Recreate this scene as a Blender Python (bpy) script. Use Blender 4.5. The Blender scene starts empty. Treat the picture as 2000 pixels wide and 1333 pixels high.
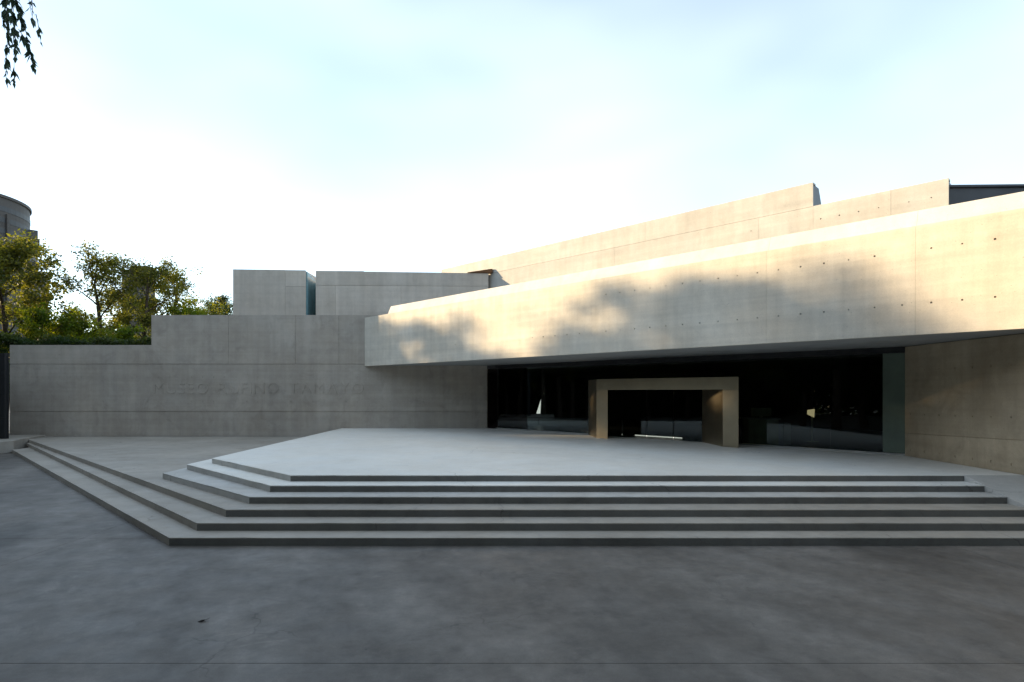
import bpy, bmesh, math, random
from mathutils import Vector, Matrix, noise

# ------------------------------------------------------------------ camera, sky, sun, exposure
scene = bpy.context.scene
R = math.radians
CAMZ = 2.9
cam_d = bpy.data.cameras.new("camera")
cam = bpy.data.objects.new("camera", cam_d)
scene.collection.objects.link(cam)
cam.location = (0, 0, CAMZ)
cam.rotation_euler = (R(90), 0, 0)
cam_d.sensor_width = 36.0
cam_d.lens = 20.7
cam_d.shift_y = 0.0492
cam_d.clip_start = 0.05
cam_d.clip_end = 6000
scene.camera = cam

SUN_AZ, SUN_EL = -77.0, 11.5          # degrees left of the view direction / above the horizon
sun_dir = Vector((math.sin(R(SUN_AZ)) * math.cos(R(SUN_EL)),
                  math.cos(R(SUN_AZ)) * math.cos(R(SUN_EL)), math.sin(R(SUN_EL))))
world = bpy.data.worlds.new("World")
scene.world = world
world.use_nodes = True
wn, wl = world.node_tree.nodes, world.node_tree.links
bg = wn["Background"]
sky = wn.new("ShaderNodeTexSky")
sky.sky_type = 'NISHITA'
sky.sun_disc = False
sky.sun_elevation = R(SUN_EL)
sky.sun_rotation = R(SUN_AZ)
sky.altitude = 2200
sky.air_density = 1.0
sky.dust_density = 1.3
sky.ozone_density = 0.45
# thin high cloud veil, drifting across the whole sky
wtc = wn.new("ShaderNodeTexCoord")
wmap = wn.new("ShaderNodeMapping")
wmap.inputs['Scale'].default_value = (1.0, 1.5, 2.2)
wmap.inputs['Rotation'].default_value = (0.15, 0.3, 0.5)
wno = wn.new("ShaderNodeTexNoise")
wno.inputs['Scale'].default_value = 1.3
wno.inputs['Detail'].default_value = 3
wno.inputs['Roughness'].default_value = 0.55
wrm = wn.new("ShaderNodeMapRange")
wrm.inputs['From Min'].default_value = 0.38
wrm.inputs['From Max'].default_value = 0.75
wrm.inputs['To Min'].default_value = 0.10
wrm.inputs['To Max'].default_value = 0.30
wmix = wn.new("ShaderNodeMixRGB")
wmix.inputs['Color2'].default_value = (6.1, 6.7, 6.4, 1)
wl.new(wtc.outputs['Generated'], wmap.inputs['Vector'])
wl.new(wmap.outputs['Vector'], wno.inputs['Vector'])
wl.new(wno.outputs['Fac'], wrm.inputs['Value'])
wl.new(wrm.outputs['Result'], wmix.inputs['Fac'])
wl.new(sky.outputs['Color'], wmix.inputs['Color1'])
wl.new(wmix.outputs['Color'], bg.inputs['Color'])
bg.inputs['Strength'].default_value = 0.10

sl = bpy.data.lights.new("sun", 'SUN')
sl.energy = 2.65
sl.angle = R(0.9)
sl.color = (1.0, 0.76, 0.46)
so = bpy.data.objects.new("sun", sl)
so.rotation_euler = (-sun_dir).to_track_quat('-Z', 'Y').to_euler()
so.location = sun_dir * 200
scene.collection.objects.link(so)

scene.view_settings.view_transform = 'Standard'
scene.view_settings.look = 'None'
scene.view_settings.exposure = 2.0
scene.view_settings.gamma = 1.0
scene.view_settings.use_curve_mapping = False

# ------------------------------------------------------------------ helpers
col = scene.collection
F = 1150.0


def link(o, parent=None):
    col.objects.link(o)
    if parent is not None:
        o.parent = parent
        m = Matrix.Identity(4)
        p = parent
        chain = []
        while p is not None:
            chain.append(p)
            p = p.parent
        # every parent is an unrotated object; undo its translation
        t = Vector((0, 0, 0))
        for q in chain:
            t += Vector(q.location)
        o.matrix_parent_inverse = Matrix.Translation(-t) if parent.parent is None else Matrix.Identity(4)
    return o


def mesh_obj(name, bm, mat, parent=None, smooth=False):
    me = bpy.data.meshes.new(name)
    bm.normal_update()
    bm.to_mesh(me)
    bm.free()
    if smooth:
        for p in me.polygons:
            p.use_smooth = True
    if mat is not None:
        me.materials.append(mat)
    o = bpy.data.objects.new(name, me)
    return link(o, parent)


def thing(name, loc, label, cat, group=None):
    o = bpy.data.objects.new(name, None)
    o.empty_display_size = 0.3
    o.location = loc
    col.objects.link(o)
    tag(o, label, cat, group)
    return o


def tag(o, label=None, cat=None, group=None, kind=None):
    if label: o['label'] = label
    if cat: o['category'] = cat
    if group: o['group'] = group
    if kind: o['kind'] = kind
    return o


def prism(bm, pts, a, b, axis='z', bevel=0.0):
    """extrude a polygon: axis z -> pts are (x,y); y -> pts are (x,z); x -> pts are (y,z)"""
    def v3(p, h):
        return {'z': (p[0], p[1], h), 'y': (p[0], h, p[1]), 'x': (h, p[0], p[1])}[axis]
    lo = [bm.verts.new(v3(p, a)) for p in pts]
    hi = [bm.verts.new(v3(p, b)) for p in pts]
    n = len(pts)
    fs = [bm.faces.new(lo[::-1]), bm.faces.new(hi)]
    for i in range(n):
        fs.append(bm.faces.new((lo[i], lo[(i + 1) % n], hi[(i + 1) % n], hi[i])))
    bmesh.ops.recalc_face_normals(bm, faces=fs)
    if bevel > 0:
        es = list({e for f in fs for e in f.edges})
        bmesh.ops.bevel(bm, geom=es, offset=bevel, segments=2, affect='EDGES', profile=0.6)
    return bm


def box(bm, x0, x1, y0, y1, z0, z1, bevel=0.0):
    return prism(bm, [(x0, y0), (x1, y0), (x1, y1), (x0, y1)], z0, z1, 'z', bevel)


S2 = math.sqrt(0.5)
EO = Vector((-8.0, 31.985, 0))       # left end of the canopy front, where it meets the long wall
EA = Vector((S2, -S2, 0))            # along the canopy front, towards the camera
EI = Vector((S2, S2, 0))             # into the building


def W(s, d, z):
    return EO + EA * s + EI * d + Vector((0, 0, z))


def skew_prism(bm, prof, s0, s1, bevel=0.0, cut0=None):
    """profile given as (d, z), run from s0 to s1 along the canopy direction; cut0 = clip start on plane y=cut0"""
    lo, hi = [], []
    for d, z in prof:
        st = s0
        if cut0 is not None:      # world y = EO.y - S2*s + S2*d == cut0
            st = (EO.y + S2 * d - cut0) / S2
        lo.append(bm.verts.new(W(st, d, z)))
        hi.append(bm.verts.new(W(s1, d, z)))
    n = len(prof)
    fs = [bm.faces.new(lo), bm.faces.new(hi[::-1])]
    for i in range(n):
        fs.append(bm.faces.new((lo[i], hi[i], hi[(i + 1) % n], lo[(i + 1) % n])))
    bmesh.ops.recalc_face_normals(bm, faces=fs)
    if bevel > 0:
        es = list({e for f in fs for e in f.edges})
        bmesh.ops.bevel(bm, geom=es, offset=bevel, segments=2, affect='EDGES', profile=0.6)
    return bm


def sk(px):                           # distance along the canopy front seen at photo column px
    q = (px - 1000.0) / F
    k = (q * EO.y - EO.x) / (1 + q)
    return k * math.sqrt(2)


def cut_holes(o, centres, axis_dir, r=0.032, depth=0.09):
    """real tie-rod holes: round cups cut out of a concrete panel"""
    if not centres:
        return
    bm = bmesh.new()
    zq = Vector((0, 0, 1)).rotation_difference(Vector(axis_dir)).to_matrix().to_4x4()
    rng = random.Random(len(centres) * 7 + 1)
    for c in centres:
        rr = r * rng.uniform(0.8, 1.2)
        bmesh.ops.create_cone(bm, cap_ends=True, segments=10, radius1=rr, radius2=rr * 0.8, depth=depth * 2,
                              matrix=Matrix.Translation(Vector(c)) @ zq)
    me = bpy.data.meshes.new("cut")
    bm.to_mesh(me)
    bm.free()
    co = bpy.data.objects.new("cut", me)
    col.objects.link(co)
    md = o.modifiers.new("b", 'BOOLEAN')
    md.object = co
    md.operation = 'DIFFERENCE'
    md.solver = 'EXACT'
    bpy.context.view_layer.update()
    dg = bpy.context.evaluated_depsgraph_get()
    nm = bpy.data.meshes.new_from_object(o.evaluated_get(dg))
    o.modifiers.clear()
    old = o.data
    nm.name = old.name + "_m"
    o.data = nm
    bpy.data.objects.remove(co)
    bpy.data.meshes.remove(me)


# ------------------------------------------------------------------ materials
def new_mat(name):
    m = bpy.data.materials.new(name)
    m.use_nodes = True
    nt = m.node_tree
    return m, nt.nodes, nt.links, nt.nodes["Principled BSDF"]


def nz(N, L, vec, scale, detail=4, rough=0.55, sc=(1, 1, 1), rot=(0, 0, 0), dist=0.0):
    mp = N.new("ShaderNodeMapping")
    mp.inputs['Scale'].default_value = sc
    mp.inputs['Rotation'].default_value = rot
    L.new(vec, mp.inputs['Vector'])
    t = N.new("ShaderNodeTexNoise")
    t.inputs['Scale'].default_value = scale
    t.inputs['Detail'].default_value = detail
    t.inputs['Roughness'].default_value = rough
    t.inputs['Distortion'].default_value = dist
    L.new(mp.outputs['Vector'], t.inputs['Vector'])
    return t.outputs['Fac']


def rng_map(N, L, v, a, b, c, d):
    m = N.new("ShaderNodeMapRange")
    m.inputs['From Min'].default_value = a
    m.inputs['From Max'].default_value = b
    m.inputs['To Min'].default_value = c
    m.inputs['To Max'].default_value = d
    L.new(v, m.inputs['Value'])
    return m.outputs['Result']


def mul(N, L, a, b):
    m = N.new("ShaderNodeMath")
    m.operation = 'MULTIPLY'
    for i, q in enumerate((a, b)):
        if isinstance(q, (int, float)):
            m.inputs[i].default_value = q
        else:
            L.new(q, m.inputs[i])
    return m.outputs[0]


def add(N, L, a, b):
    m = N.new("ShaderNodeMath")
    m.operation = 'ADD'
    for i, q in enumerate((a, b)):
        if isinstance(q, (int, float)):
            m.inputs[i].default_value = q
        else:
            L.new(q, m.inputs[i])
    return m.outputs[0]


def concrete(name, base, mottle=0.22, streak=0.18, layers=0.12, rough=0.8, spec=0.3, bump=0.25, horiz=False,
             stain=0.0, diag=0.0, tint=(1, 1, 1), panel=0.06):
    m, N, L, P = new_mat(name)
    g = N.new("ShaderNodeNewGeometry")
    pos = g.outputs['Position']
    big = rng_map(N, L, nz(N, L, pos, 0.35, 5, 0.6), 0.3, 0.7, 1 - mottle, 1 + mottle)
    mid = rng_map(N, L, nz(N, L, pos, 2.3, 5, 0.65), 0.3, 0.7, 1 - mottle * 0.55, 1 + mottle * 0.55)
    fine = rng_map(N, L, nz(N, L, pos, 34, 4, 0.7), 0.3, 0.7, 0.93, 1.07)
    v = mul(N, L, mul(N, L, big, mid), fine)
    if not horiz:
        st = rng_map(N, L, nz(N, L, pos, 1.0, 4, 0.6, (2.6, 2.6, 0.16)), 0.35, 0.7, 1 + streak * 0.4, 1 - streak)
        la = rng_map(N, L, nz(N, L, pos, 1.0, 3, 0.6, (0.12, 0.12, 4.2)), 0.3, 0.7, 1 - layers, 1 + layers)
        v = mul(N, L, mul(N, L, v, st), la)
        oi = N.new("ShaderNodeObjectInfo")
        v = mul(N, L, v, rng_map(N, L, oi.outputs['Random'], 0, 1, 1 - panel, 1 + panel))
        # air bubbles left by the formwork
        vo = N.new("ShaderNodeTexVoronoi")
        vo.inputs['Scale'].default_value = 6.5
        L.new(pos, vo.inputs['Vector'])
        pits = rng_map(N, L, vo.outputs['Distance'], 0.035, 0.075, 0.55, 1.0)
        v = mul(N, L, v, pits)
    if stain > 0:
        s1 = rng_map(N, L, nz(N, L, pos, 0.9, 6, 0.7, dist=1.2), 0.52, 0.72, 1.0, 1 - stain)
        v = mul(N, L, v, s1)
    if diag > 0:
        rm = N.new("ShaderNodeMapping")
        rm.inputs['Rotation'].default_value = (0, 0, R(-24))
        L.new(pos, rm.inputs['Vector'])
        s2 = rng_map(N, L, nz(N, L, rm.outputs['Vector'], 0.55, 4, 0.55, (1.0, 0.16, 1), (0, 0, 0), 0.5), 0.38, 0.66, 1 - diag, 1 + diag)  # broad sun streaks across the paving, put into the colour
        grit = rng_map(N, L, nz(N, L, pos, 90, 3, 0.8), 0.35, 0.65, 0.82, 1.18)
        blot = rng_map(N, L, nz(N, L, pos, 5.5, 6, 0.75), 0.3, 0.7, 0.84, 1.16)
        s2 = mul(N, L, mul(N, L, s2, grit), blot)
        pale = rng_map(N, L, nz(N, L, pos, 0.9, 7, 0.72, dist=0.8), 0.58, 0.74, 1.0, 1.5)
        s2 = mul(N, L, s2, pale)
        vg = N.new("ShaderNodeTexVoronoi")
        vg.inputs['Scale'].default_value = 3.1
        L.new(pos, vg.inputs['Vector'])
        s2 = mul(N, L, s2, rng_map(N, L, vg.outputs['Distance'], 0.02, 0.05, 0.6, 1.0))
        v = mul(N, L, v, s2)
    # fine cracks
    cr = N.new("ShaderNodeTexVoronoi")
    cr.feature = 'DISTANCE_TO_EDGE'
    cr.inputs['Scale'].default_value = 0.22
    wv = N.new("ShaderNodeVectorMath")
    wv.operation = 'ADD'
    nn = N.new("ShaderNodeTexNoise")
    nn.inputs['Scale'].default_value = 1.4
    nn.inputs['Detail'].default_value = 5
    L.new(pos, nn.inputs['Vector'])
    L.new(pos, wv.inputs[0])
    L.new(nn.outputs['Color'], wv.inputs[1])
    L.new(wv.outputs[0], cr.inputs['Vector'])
    gate = rng_map(N, L, nz(N, L, pos, 0.5, 2), 0.52, 0.6, 0.0, 0.3 if horiz else 0.05)
    line = rng_map(N, L, cr.outputs['Distance'], 0.0012, 0.004, 1.0, 0.0)
    inv = N.new("ShaderNodeMath")
    inv.operation = 'SUBTRACT'
    inv.inputs[0].default_value = 1.0
    L.new(mul(N, L, gate, line), inv.inputs[1])
    v = mul(N, L, v, inv.outputs[0])
    hue = nz(N, L, pos, 0.7, 4, 0.6)
    mx = N.new("ShaderNodeMixRGB")
    mx.inputs['Color1'].default_value = (base * tint[0] * 1.05, base * tint[1], base * tint[2] * 0.92, 1)
    mx.inputs['Color2'].default_value = (base * tint[0] * 0.97, base * tint[1], base * tint[2] * 1.02, 1)
    L.new(hue, mx.inputs['Fac'])
    vm = N.new("ShaderNodeVectorMath")
    vm.operation = 'SCALE'
    L.new(mx.outputs[0], vm.inputs[0])
    L.new(v, vm.inputs['Scale'])
    L.new(vm.outputs[0], P.inputs['Base Color'])
    rr = rng_map(N, L, nz(N, L, pos, 1.7, 5, 0.6), 0.3, 0.7, rough - 0.1, rough + 0.1)
    L.new(rr, P.inputs['Roughness'])
    P.inputs['Specular IOR Level'].default_value = spec
    b1 = nz(N, L, pos, 1.1, 3, 0.5)
    b2 = nz(N, L, pos, 26, 5, 0.7)
    hgt = add(N, L, mul(N, L, b1, 0.35), mul(N, L, b2, 0.05))
    bp = N.new("ShaderNodeBump")
    bp.inputs['Strength'].default_value = bump
    bp.inputs['Distance'].default_value = 0.06
    L.new(hgt, bp.inputs['Height'])
    L.new(bp.outputs['Normal'], P.inputs['Normal'])
    return m


def plain(name, colr, rough=0.6, metal=0.0, spec=0.4, noise_amt=0.15, nscale=3.0):
    m, N, L, P = new_mat(name)
    g = N.new("ShaderNodeNewGeometry")
    f = rng_map(N, L, nz(N, L, g.outputs['Position'], nscale, 4, 0.6), 0.3, 0.7, 1 - noise_amt, 1 + noise_amt)
    vm = N.new("ShaderNodeVectorMath")
    vm.operation = 'SCALE'
    vm.inputs[0].default_value = colr
    L.new(f, vm.inputs['Scale'])
    L.new(vm.outputs[0], P.inputs['Base Color'])
    P.inputs['Roughness'].default_value = rough
    P.inputs['Metallic'].default_value = metal
    P.inputs['Specular IOR Level'].default_value = spec
    return m


def brushed(name, colr, rough):
    m, N, L, P = new_mat(name)
    g = N.new("ShaderNodeNewGeometry")
    f = nz(N, L, g.outputs['Position'], 1.0, 4, 0.6, (40, 40, 0.6))
    f2 = nz(N, L, g.outputs['Position'], 1.3, 4, 0.6)
    L.new(rng_map(N, L, f, 0.3, 0.7, rough - 0.05, rough + 0.08), P.inputs['Roughness'])
    vm = N.new("ShaderNodeVectorMath")
    vm.operation = 'SCALE'
    vm.inputs[0].default_value = colr
    L.new(mul(N, L, rng_map(N, L, f, 0.3, 0.7, 0.97, 1.03), rng_map(N, L, f2, 0.3, 0.7, 0.9, 1.1)), vm.inputs['Scale'])
    L.new(vm.outputs[0], P.inputs['Base Color'])
    P.inputs['Metallic'].default_value = 1.0
    return m


def glass_mat(name, tint, refl_rough=0.0):
    m, N, L, P = new_mat(name)
    N.remove(P)
    tr = N.new("ShaderNodeBsdfTransparent")
    tr.inputs['Color'].default_value = (*tint, 1)
    gl = N.new("ShaderNodeBsdfGlossy")
    gl.inputs['Roughness'].default_value = refl_rough
    gl.inputs['Color'].default_value = (0.9, 0.95, 0.95, 1)
    fr = N.new("ShaderNodeFresnel")
    fr.inputs['IOR'].default_value = 1.45
    mx = N.new("ShaderNodeMixShader")
    L.new(fr.outputs[0], mx.inputs['Fac'])
    L.new(tr.outputs[0], mx.inputs[1])
    L.new(gl.outputs[0], mx.inputs[2])
    L.new(mx.outputs[0], N["Material Output"].inputs['Surface'])
    return m


def leaf_mat(name, c1, c2, trans=0.5):
    m, N, L, P = new_mat(name)
    g = N.new("ShaderNodeNewGeometry")
    f1 = nz(N, L, g.outputs['Position'], 0.6, 3, 0.5)
    mx = N.new("ShaderNodeMixRGB")
    mx.inputs['Color1'].default_value = (*c1, 1)
    mx.inputs['Color2'].default_value = (*c2, 1)
    r = N.new("ShaderNodeMath")
    r.operation = 'ADD'
    L.new(rng_map(N, L, f1, 0.35, 0.65, -0.15, 0.75), r.inputs[0])
    L.new(rng_map(N, L, g.outputs['Random Per Island'], 0, 1, -0.25, 0.45), r.inputs[1])
    r.use_clamp = True
    L.new(r.outputs[0], mx.inputs['Fac'])
    L.new(mx.outputs[0], P.inputs['Base Color'])
    P.inputs['Roughness'].default_value = 0.55
    P.inputs['Specular IOR Level'].default_value = 0.25
    tl = N.new("ShaderNodeBsdfTranslucent")
    hs = N.new("ShaderNodeHueSaturation")
    hs.inputs['Saturation'].default_value = 1.15
    hs.inputs['Value'].default_value = 2.3
    L.new(mx.outputs[0], hs.inputs['Color'])
    L.new(hs.outputs[0], tl.inputs['Color'])
    ms = N.new("ShaderNodeMixShader")
    ms.inputs['Fac'].default_value = trans
    L.new(P.outputs[0], ms.inputs[1])
    L.new(tl.outputs[0], ms.inputs[2])
    L.new(ms.outputs[0], N["Material Output"].inputs['Surface'])
    return m


def glow_mat(name, colr, strength):
    m, N, L, P = new_mat(name)
    P.inputs['Base Color'].default_value = (*colr, 1)
    P.inputs['Emission Color'].default_value = (*colr, 1)
    P.inputs['Emission Strength'].default_value = strength
    return m


M = dict(
    wall=concrete("wall_concrete", 0.36, 0.13, 0.11, 0.06, tint=(1.13, 1.0, 0.87), stain=0.18),
    block=concrete("roof_block_concrete", 0.5, 0.10, 0.12, 0.05, tint=(1.12, 1.0, 0.88), stain=0.1),
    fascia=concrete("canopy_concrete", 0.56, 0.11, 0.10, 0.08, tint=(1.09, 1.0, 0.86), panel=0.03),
    talud=concrete("talud_concrete", 0.58, 0.08, 0.08, 0.04, tint=(1.02, 1.0, 0.96)),
    upper=concrete("upper_concrete", 0.44, 0.10, 0.08, 0.06, tint=(1.03, 1.0, 0.94), stain=0.1, panel=0.03),
    sidewall=concrete("porch_concrete", 0.33, 0.16, 0.12, 0.08, tint=(1.24, 1.0, 0.70), stain=0.2),
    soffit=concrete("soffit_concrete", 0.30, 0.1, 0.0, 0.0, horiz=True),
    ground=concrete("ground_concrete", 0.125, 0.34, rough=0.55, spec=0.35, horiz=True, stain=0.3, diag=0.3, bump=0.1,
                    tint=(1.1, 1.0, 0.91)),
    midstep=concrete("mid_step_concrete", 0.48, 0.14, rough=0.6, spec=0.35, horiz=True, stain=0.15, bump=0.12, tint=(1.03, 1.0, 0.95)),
    shaded_riser=concrete("shaded_riser_concrete", 0.145, 0.16, rough=0.75, spec=0.25, horiz=True, stain=0.25, bump=0.12, tint=(1.03, 1.0, 0.94)),  # step concrete with the shade on front risers put into its colour
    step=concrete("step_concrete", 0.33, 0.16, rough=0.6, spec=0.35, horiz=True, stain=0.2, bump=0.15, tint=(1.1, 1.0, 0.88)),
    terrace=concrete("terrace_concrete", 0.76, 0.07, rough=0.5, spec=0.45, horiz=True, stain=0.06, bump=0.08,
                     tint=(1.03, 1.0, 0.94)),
    dark=plain("dark_panel", (0.012, 0.012, 0.013), 0.7),
    roofmetal=plain("grey_roof_metal", (0.085, 0.085, 0.09), 0.5, 0.0, 0.4, 0.12, 1.2),
    frame=plain("dark_steel_frame", (0.05, 0.05, 0.05), 0.4, 0.8),
    steel=brushed("brushed_bronze_steel", (0.38, 0.315, 0.215), 0.34),
    sill=plain("pale_steel_sill", (0.45, 0.44, 0.42), 0.4, 0.6),
    copper=plain("brown_flashing", (0.15, 0.065, 0.02), 0.6),
    glass=glass_mat("dark_tinted_glass", (0.54, 0.58, 0.57)),
    teal=glass_mat("teal_glass", (0.28, 0.42, 0.46), 0.03),
    greenpanel=plain('green_glass_panel', (0.13, 0.165, 0.13), 0.25, 0.0, 0.4, 0.12, 1.5),
    tealbody=plain("teal_glazing_back", (0.17, 0.32, 0.36), 0.2, 0.0, 0.6),
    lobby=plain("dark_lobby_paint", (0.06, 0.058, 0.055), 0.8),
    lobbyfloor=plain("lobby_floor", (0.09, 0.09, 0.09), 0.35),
    desk=plain("olive_desk", (0.78, 0.78, 0.52), 0.5),
    white=plain("white_paint", (0.75, 0.75, 0.73), 0.6),
    bark=plain("bark", (0.075, 0.055, 0.04), 0.9, 0, 0.1, 0.35, 6),
    leaf_a=leaf_mat("leaf_olive", (0.05, 0.06, 0.014), (0.14, 0.13, 0.024)),
    leaf_b=leaf_mat("leaf_yellow_green", (0.06, 0.095, 0.014), (0.16, 0.17, 0.02)),
    leaf_c=leaf_mat("leaf_dark", (0.022, 0.04, 0.012), (0.06, 0.075, 0.018), 0.35),
    leaf_w=leaf_mat("leaf_willow", (0.03, 0.05, 0.03), (0.05, 0.075, 0.045), 0.3),
    tower=plain("tower_concrete", (0.062, 0.056, 0.055), 0.6, 0, 0.3, 0.1, 0.1),
    towerglass=plain("tower_glass", (0.03, 0.032, 0.04), 0.5, 0, 0.5, 0.2, 0.15),
    towerpale=plain("tower_pale_slab", (0.2, 0.2, 0.21), 0.6, 0, 0.3, 0.1, 0.1),
)

# ------------------------------------------------------------------ ground
bm = bmesh.new()
vs = [bm.verts.new(p) for p in ((-1500, -600, -0.02), (1500, -600, -0.02), (1500, 3000, -0.02), (-1500, 3000, -0.02))]
bm.faces.new(vs)
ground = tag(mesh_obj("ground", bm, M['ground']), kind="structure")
GX = [-25.3, -8.5, 8.3, 25.1]
GY = [-9.7, -4.4, 0.95, 6.28, 11.62, 16.95, 22.3, 27.6]
for i in range(len(GX) - 1):
    for j in range(len(GY) - 1):
        bm = bmesh.new()
        box(bm, GX[i] + 0.004, GX[i + 1] - 0.004, GY[j] + 0.004, GY[j + 1] - 0.004, -0.019, 0.0, 0.002)
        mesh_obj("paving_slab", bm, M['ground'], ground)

# ------------------------------------------------------------------ stepped podium
podium = thing("entrance_steps", (0, 11, 0), "broad grey concrete steps climbing to the pale terrace before the glass entrance", "steps")
h = 0.15
poly = [
    [(-6.44, 11.06), (10.8, 11.06), (10.8, 31.5), (-23.9, 31.5), (-23.55, 27.75)],
    [(-6.22, 11.62), (10.8, 11.62), (10.8, 31.6), (-25.1, 31.6), (-24.45, 29.65)],
    [(-5.93, 12.2), (10.8, 12.2), (10.8, 31.7), (-26.6, 31.7)],
    [(-5.73, 12.84), (10.8, 12.84), (10.8, 31.8), (-9.88, 31.8), (-9.82, 16.55)],
    [(-5.53, 13.46), (10.8, 13.46), (10.8, 31.9), (-9.62, 31.9), (-9.58, 17.35)],
    [(-5.29, 14.06), (10.8, 14.06), (10.8, 19.9), (-1.33, 32.06 - 0.075), (-9.25, 31.985), (-8.98, 17.62)],
]
poly[2] = [(-5.93, 12.2), (10.8, 12.2), (10.8, 31.7), (-26.72, 31.98)]
def worn(pts, seed, step_=0.35, amp=0.006):
    # slightly uneven arris, with the odd chip, along the exposed edges
    rg = random.Random(seed)
    out = []
    for i, (x, y) in enumerate(pts):
        x2, y2 = pts[(i + 1) % len(pts)]
        ln = math.hypot(x2 - x, y2 - y)
        out.append((x, y))
        if max(y, y2) > 31 and min(y, y2) > 17.7 or max(x, x2) > 10 and min(x, x2) > 10:
            continue
        nx, ny = (y2 - y) / ln, -(x2 - x) / ln
        t = step_
        while t < ln - step_ * 0.6:
            o_ = rg.uniform(-amp, amp * 0.3) - (rg.uniform(0.008, 0.022) if rg.random() < 0.05 else 0)
            out.append((x + (x2 - x) * t / ln + nx * o_, y + (y2 - y) * t / ln + ny * o_))
            t += step_ * rg.uniform(0.5, 1.5)
    return out


for k in range(6):
    bm = bmesh.new()
    z1 = h * (k + 1)
    # lower treads are cut back under the next step; keep 1.2 m of overlap hidden beneath it
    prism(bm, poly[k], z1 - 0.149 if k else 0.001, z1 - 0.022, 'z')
    body = mesh_obj("step", bm, M['shaded_riser'], podium)
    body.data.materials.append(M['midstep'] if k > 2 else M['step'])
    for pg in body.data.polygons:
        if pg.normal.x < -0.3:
            pg.material_index = 1  # lighter left faces: sky glow from the left put into the colour
    bm = bmesh.new()      # tread slab with worn edge, added so shaded risers take a darker colour
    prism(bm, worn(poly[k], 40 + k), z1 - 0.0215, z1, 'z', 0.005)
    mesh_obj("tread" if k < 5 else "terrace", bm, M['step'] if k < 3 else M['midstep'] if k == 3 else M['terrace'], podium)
# porch floor continues right of the steps up to the side wall, then falls as a ramp
bm = bmesh.new()
prism(bm, [(10.803, 14.06), (12.22, 14.06), (12.22, 18.45), (10.803, 19.85)], 0.3, 0.9, 'z', 0.004)
mesh_obj("terrace", bm, M['terrace'], podium)
bm = bmesh.new()
prism(bm, [(10.46, 0.002), (14.055, 0.9), (14.055, 0.002)], 10.803, 12.22, 'x', 0.004)
ramp = tag(mesh_obj("ramp", bm, M['midstep']), "short grey concrete ramp at the right end of the steps", "ramp")

# ------------------------------------------------------------------ museum building
mus = thing("museum_building", (0, 32, 0), "low angular bare concrete museum with sunlit overhanging canopy and dark glass entrance", "building")


def part(name, bm, mat, parent=mus, smooth=False):
    return mesh_obj(name, bm, mat, parent, smooth)


# long wall on the left
bm = bmesh.new()
prism(bm, [(-27.28, 0.05), (-1.35, 0.05), (-1.35, 7.03), (-19.58, 7.03), (-19.58, 5.40), (-27.28, 5.40)], 32.025, 32.6, 'y')
wall = part("front_wall", bm, M['wall'])
YW = 32.0


def wall_panel(pts, holes=()):
    bm = bmesh.new()
    prism(bm, pts, YW, 32.03, 'y', 0.006)
    o = mesh_obj("panel", bm, M['wall'], wall)
    if holes:
        cut_holes(o, [(x, YW, z) for x, z in holes], (0, 1, 0), 0.03, 0.018)
    return o


rg = random.Random(5)
hx = [-27.0 + 0.6 * i for i in range(43)]
hx = [x for x in hx if x < -1.8]
wall_panel([(-27.3, 0.1), (-1.35, 0.1), (-1.35, 1.775), (-27.3, 1.775)], [(x, 1.04) for x in hx if rg.random() < 0.75])
wall_panel([(-27.3, 1.81), (-1.35, 1.81), (-1.35, 4.36), (-27.3, 4.36)],
           [(x, 3.68) for x in hx if rg.random() < 0.85] + [(x, 2.34) for x in hx if rg.random() < 0.8])
wall_panel([(-27.3, 4.395), (-15.42, 4.395), (-15.42, 7.05), (-19.6, 7.05), (-19.6, 5.42), (-27.3, 5.42)],
           [(-19, 5.1), (-16.2, 5.1), (-24.6, 4.9)])
for a, b in ((-15.41, -11.78), (-11.77, -9.42), (-9.41, -1.35)):
    wall_panel([(a, 4.395), (b, 4.395), (b, 7.05), (a, 7.05)], [(a + 0.9, 5.15), (b - 0.8, 6.3), (a + 1.6, 6.4)])

# cast-in raised lettering
def add_letters():
    text = "MUSEO RUFINO TAMAYO"
    x = -19.45
    for ch in text:
        if ch == ' ':
            x += 0.42
            continue
        cu = bpy.data.curves.new("letter", 'FONT')
        cu.body = ch
        cu.size = 0.86
        cu.extrude = 0.012
        cu.offset = -0.006
        to = bpy.data.objects.new("tmp", cu)
        col.objects.link(to)
        bpy.context.view_layer.update()
        dg = bpy.context.evaluated_depsgraph_get()
        me = bpy.data.meshes.new_from_object(to.evaluated_get(dg))
        bpy.data.objects.remove(to)
        w = max(v.co.x for v in me.vertices)
        x0 = min(v.co.x for v in me.vertices)
        me.transform(Matrix.Translation((x - x0, YW - 0.011, 2.78)) @ Matrix.Rotation(R(90), 4, 'X'))
        me.materials.clear()
        me.materials.append(M['wall'])
        me.name = "letter"
        link(bpy.data.objects.new("letter", me), wall)
        x += (w - x0) + 0.16


add_letters()

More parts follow.
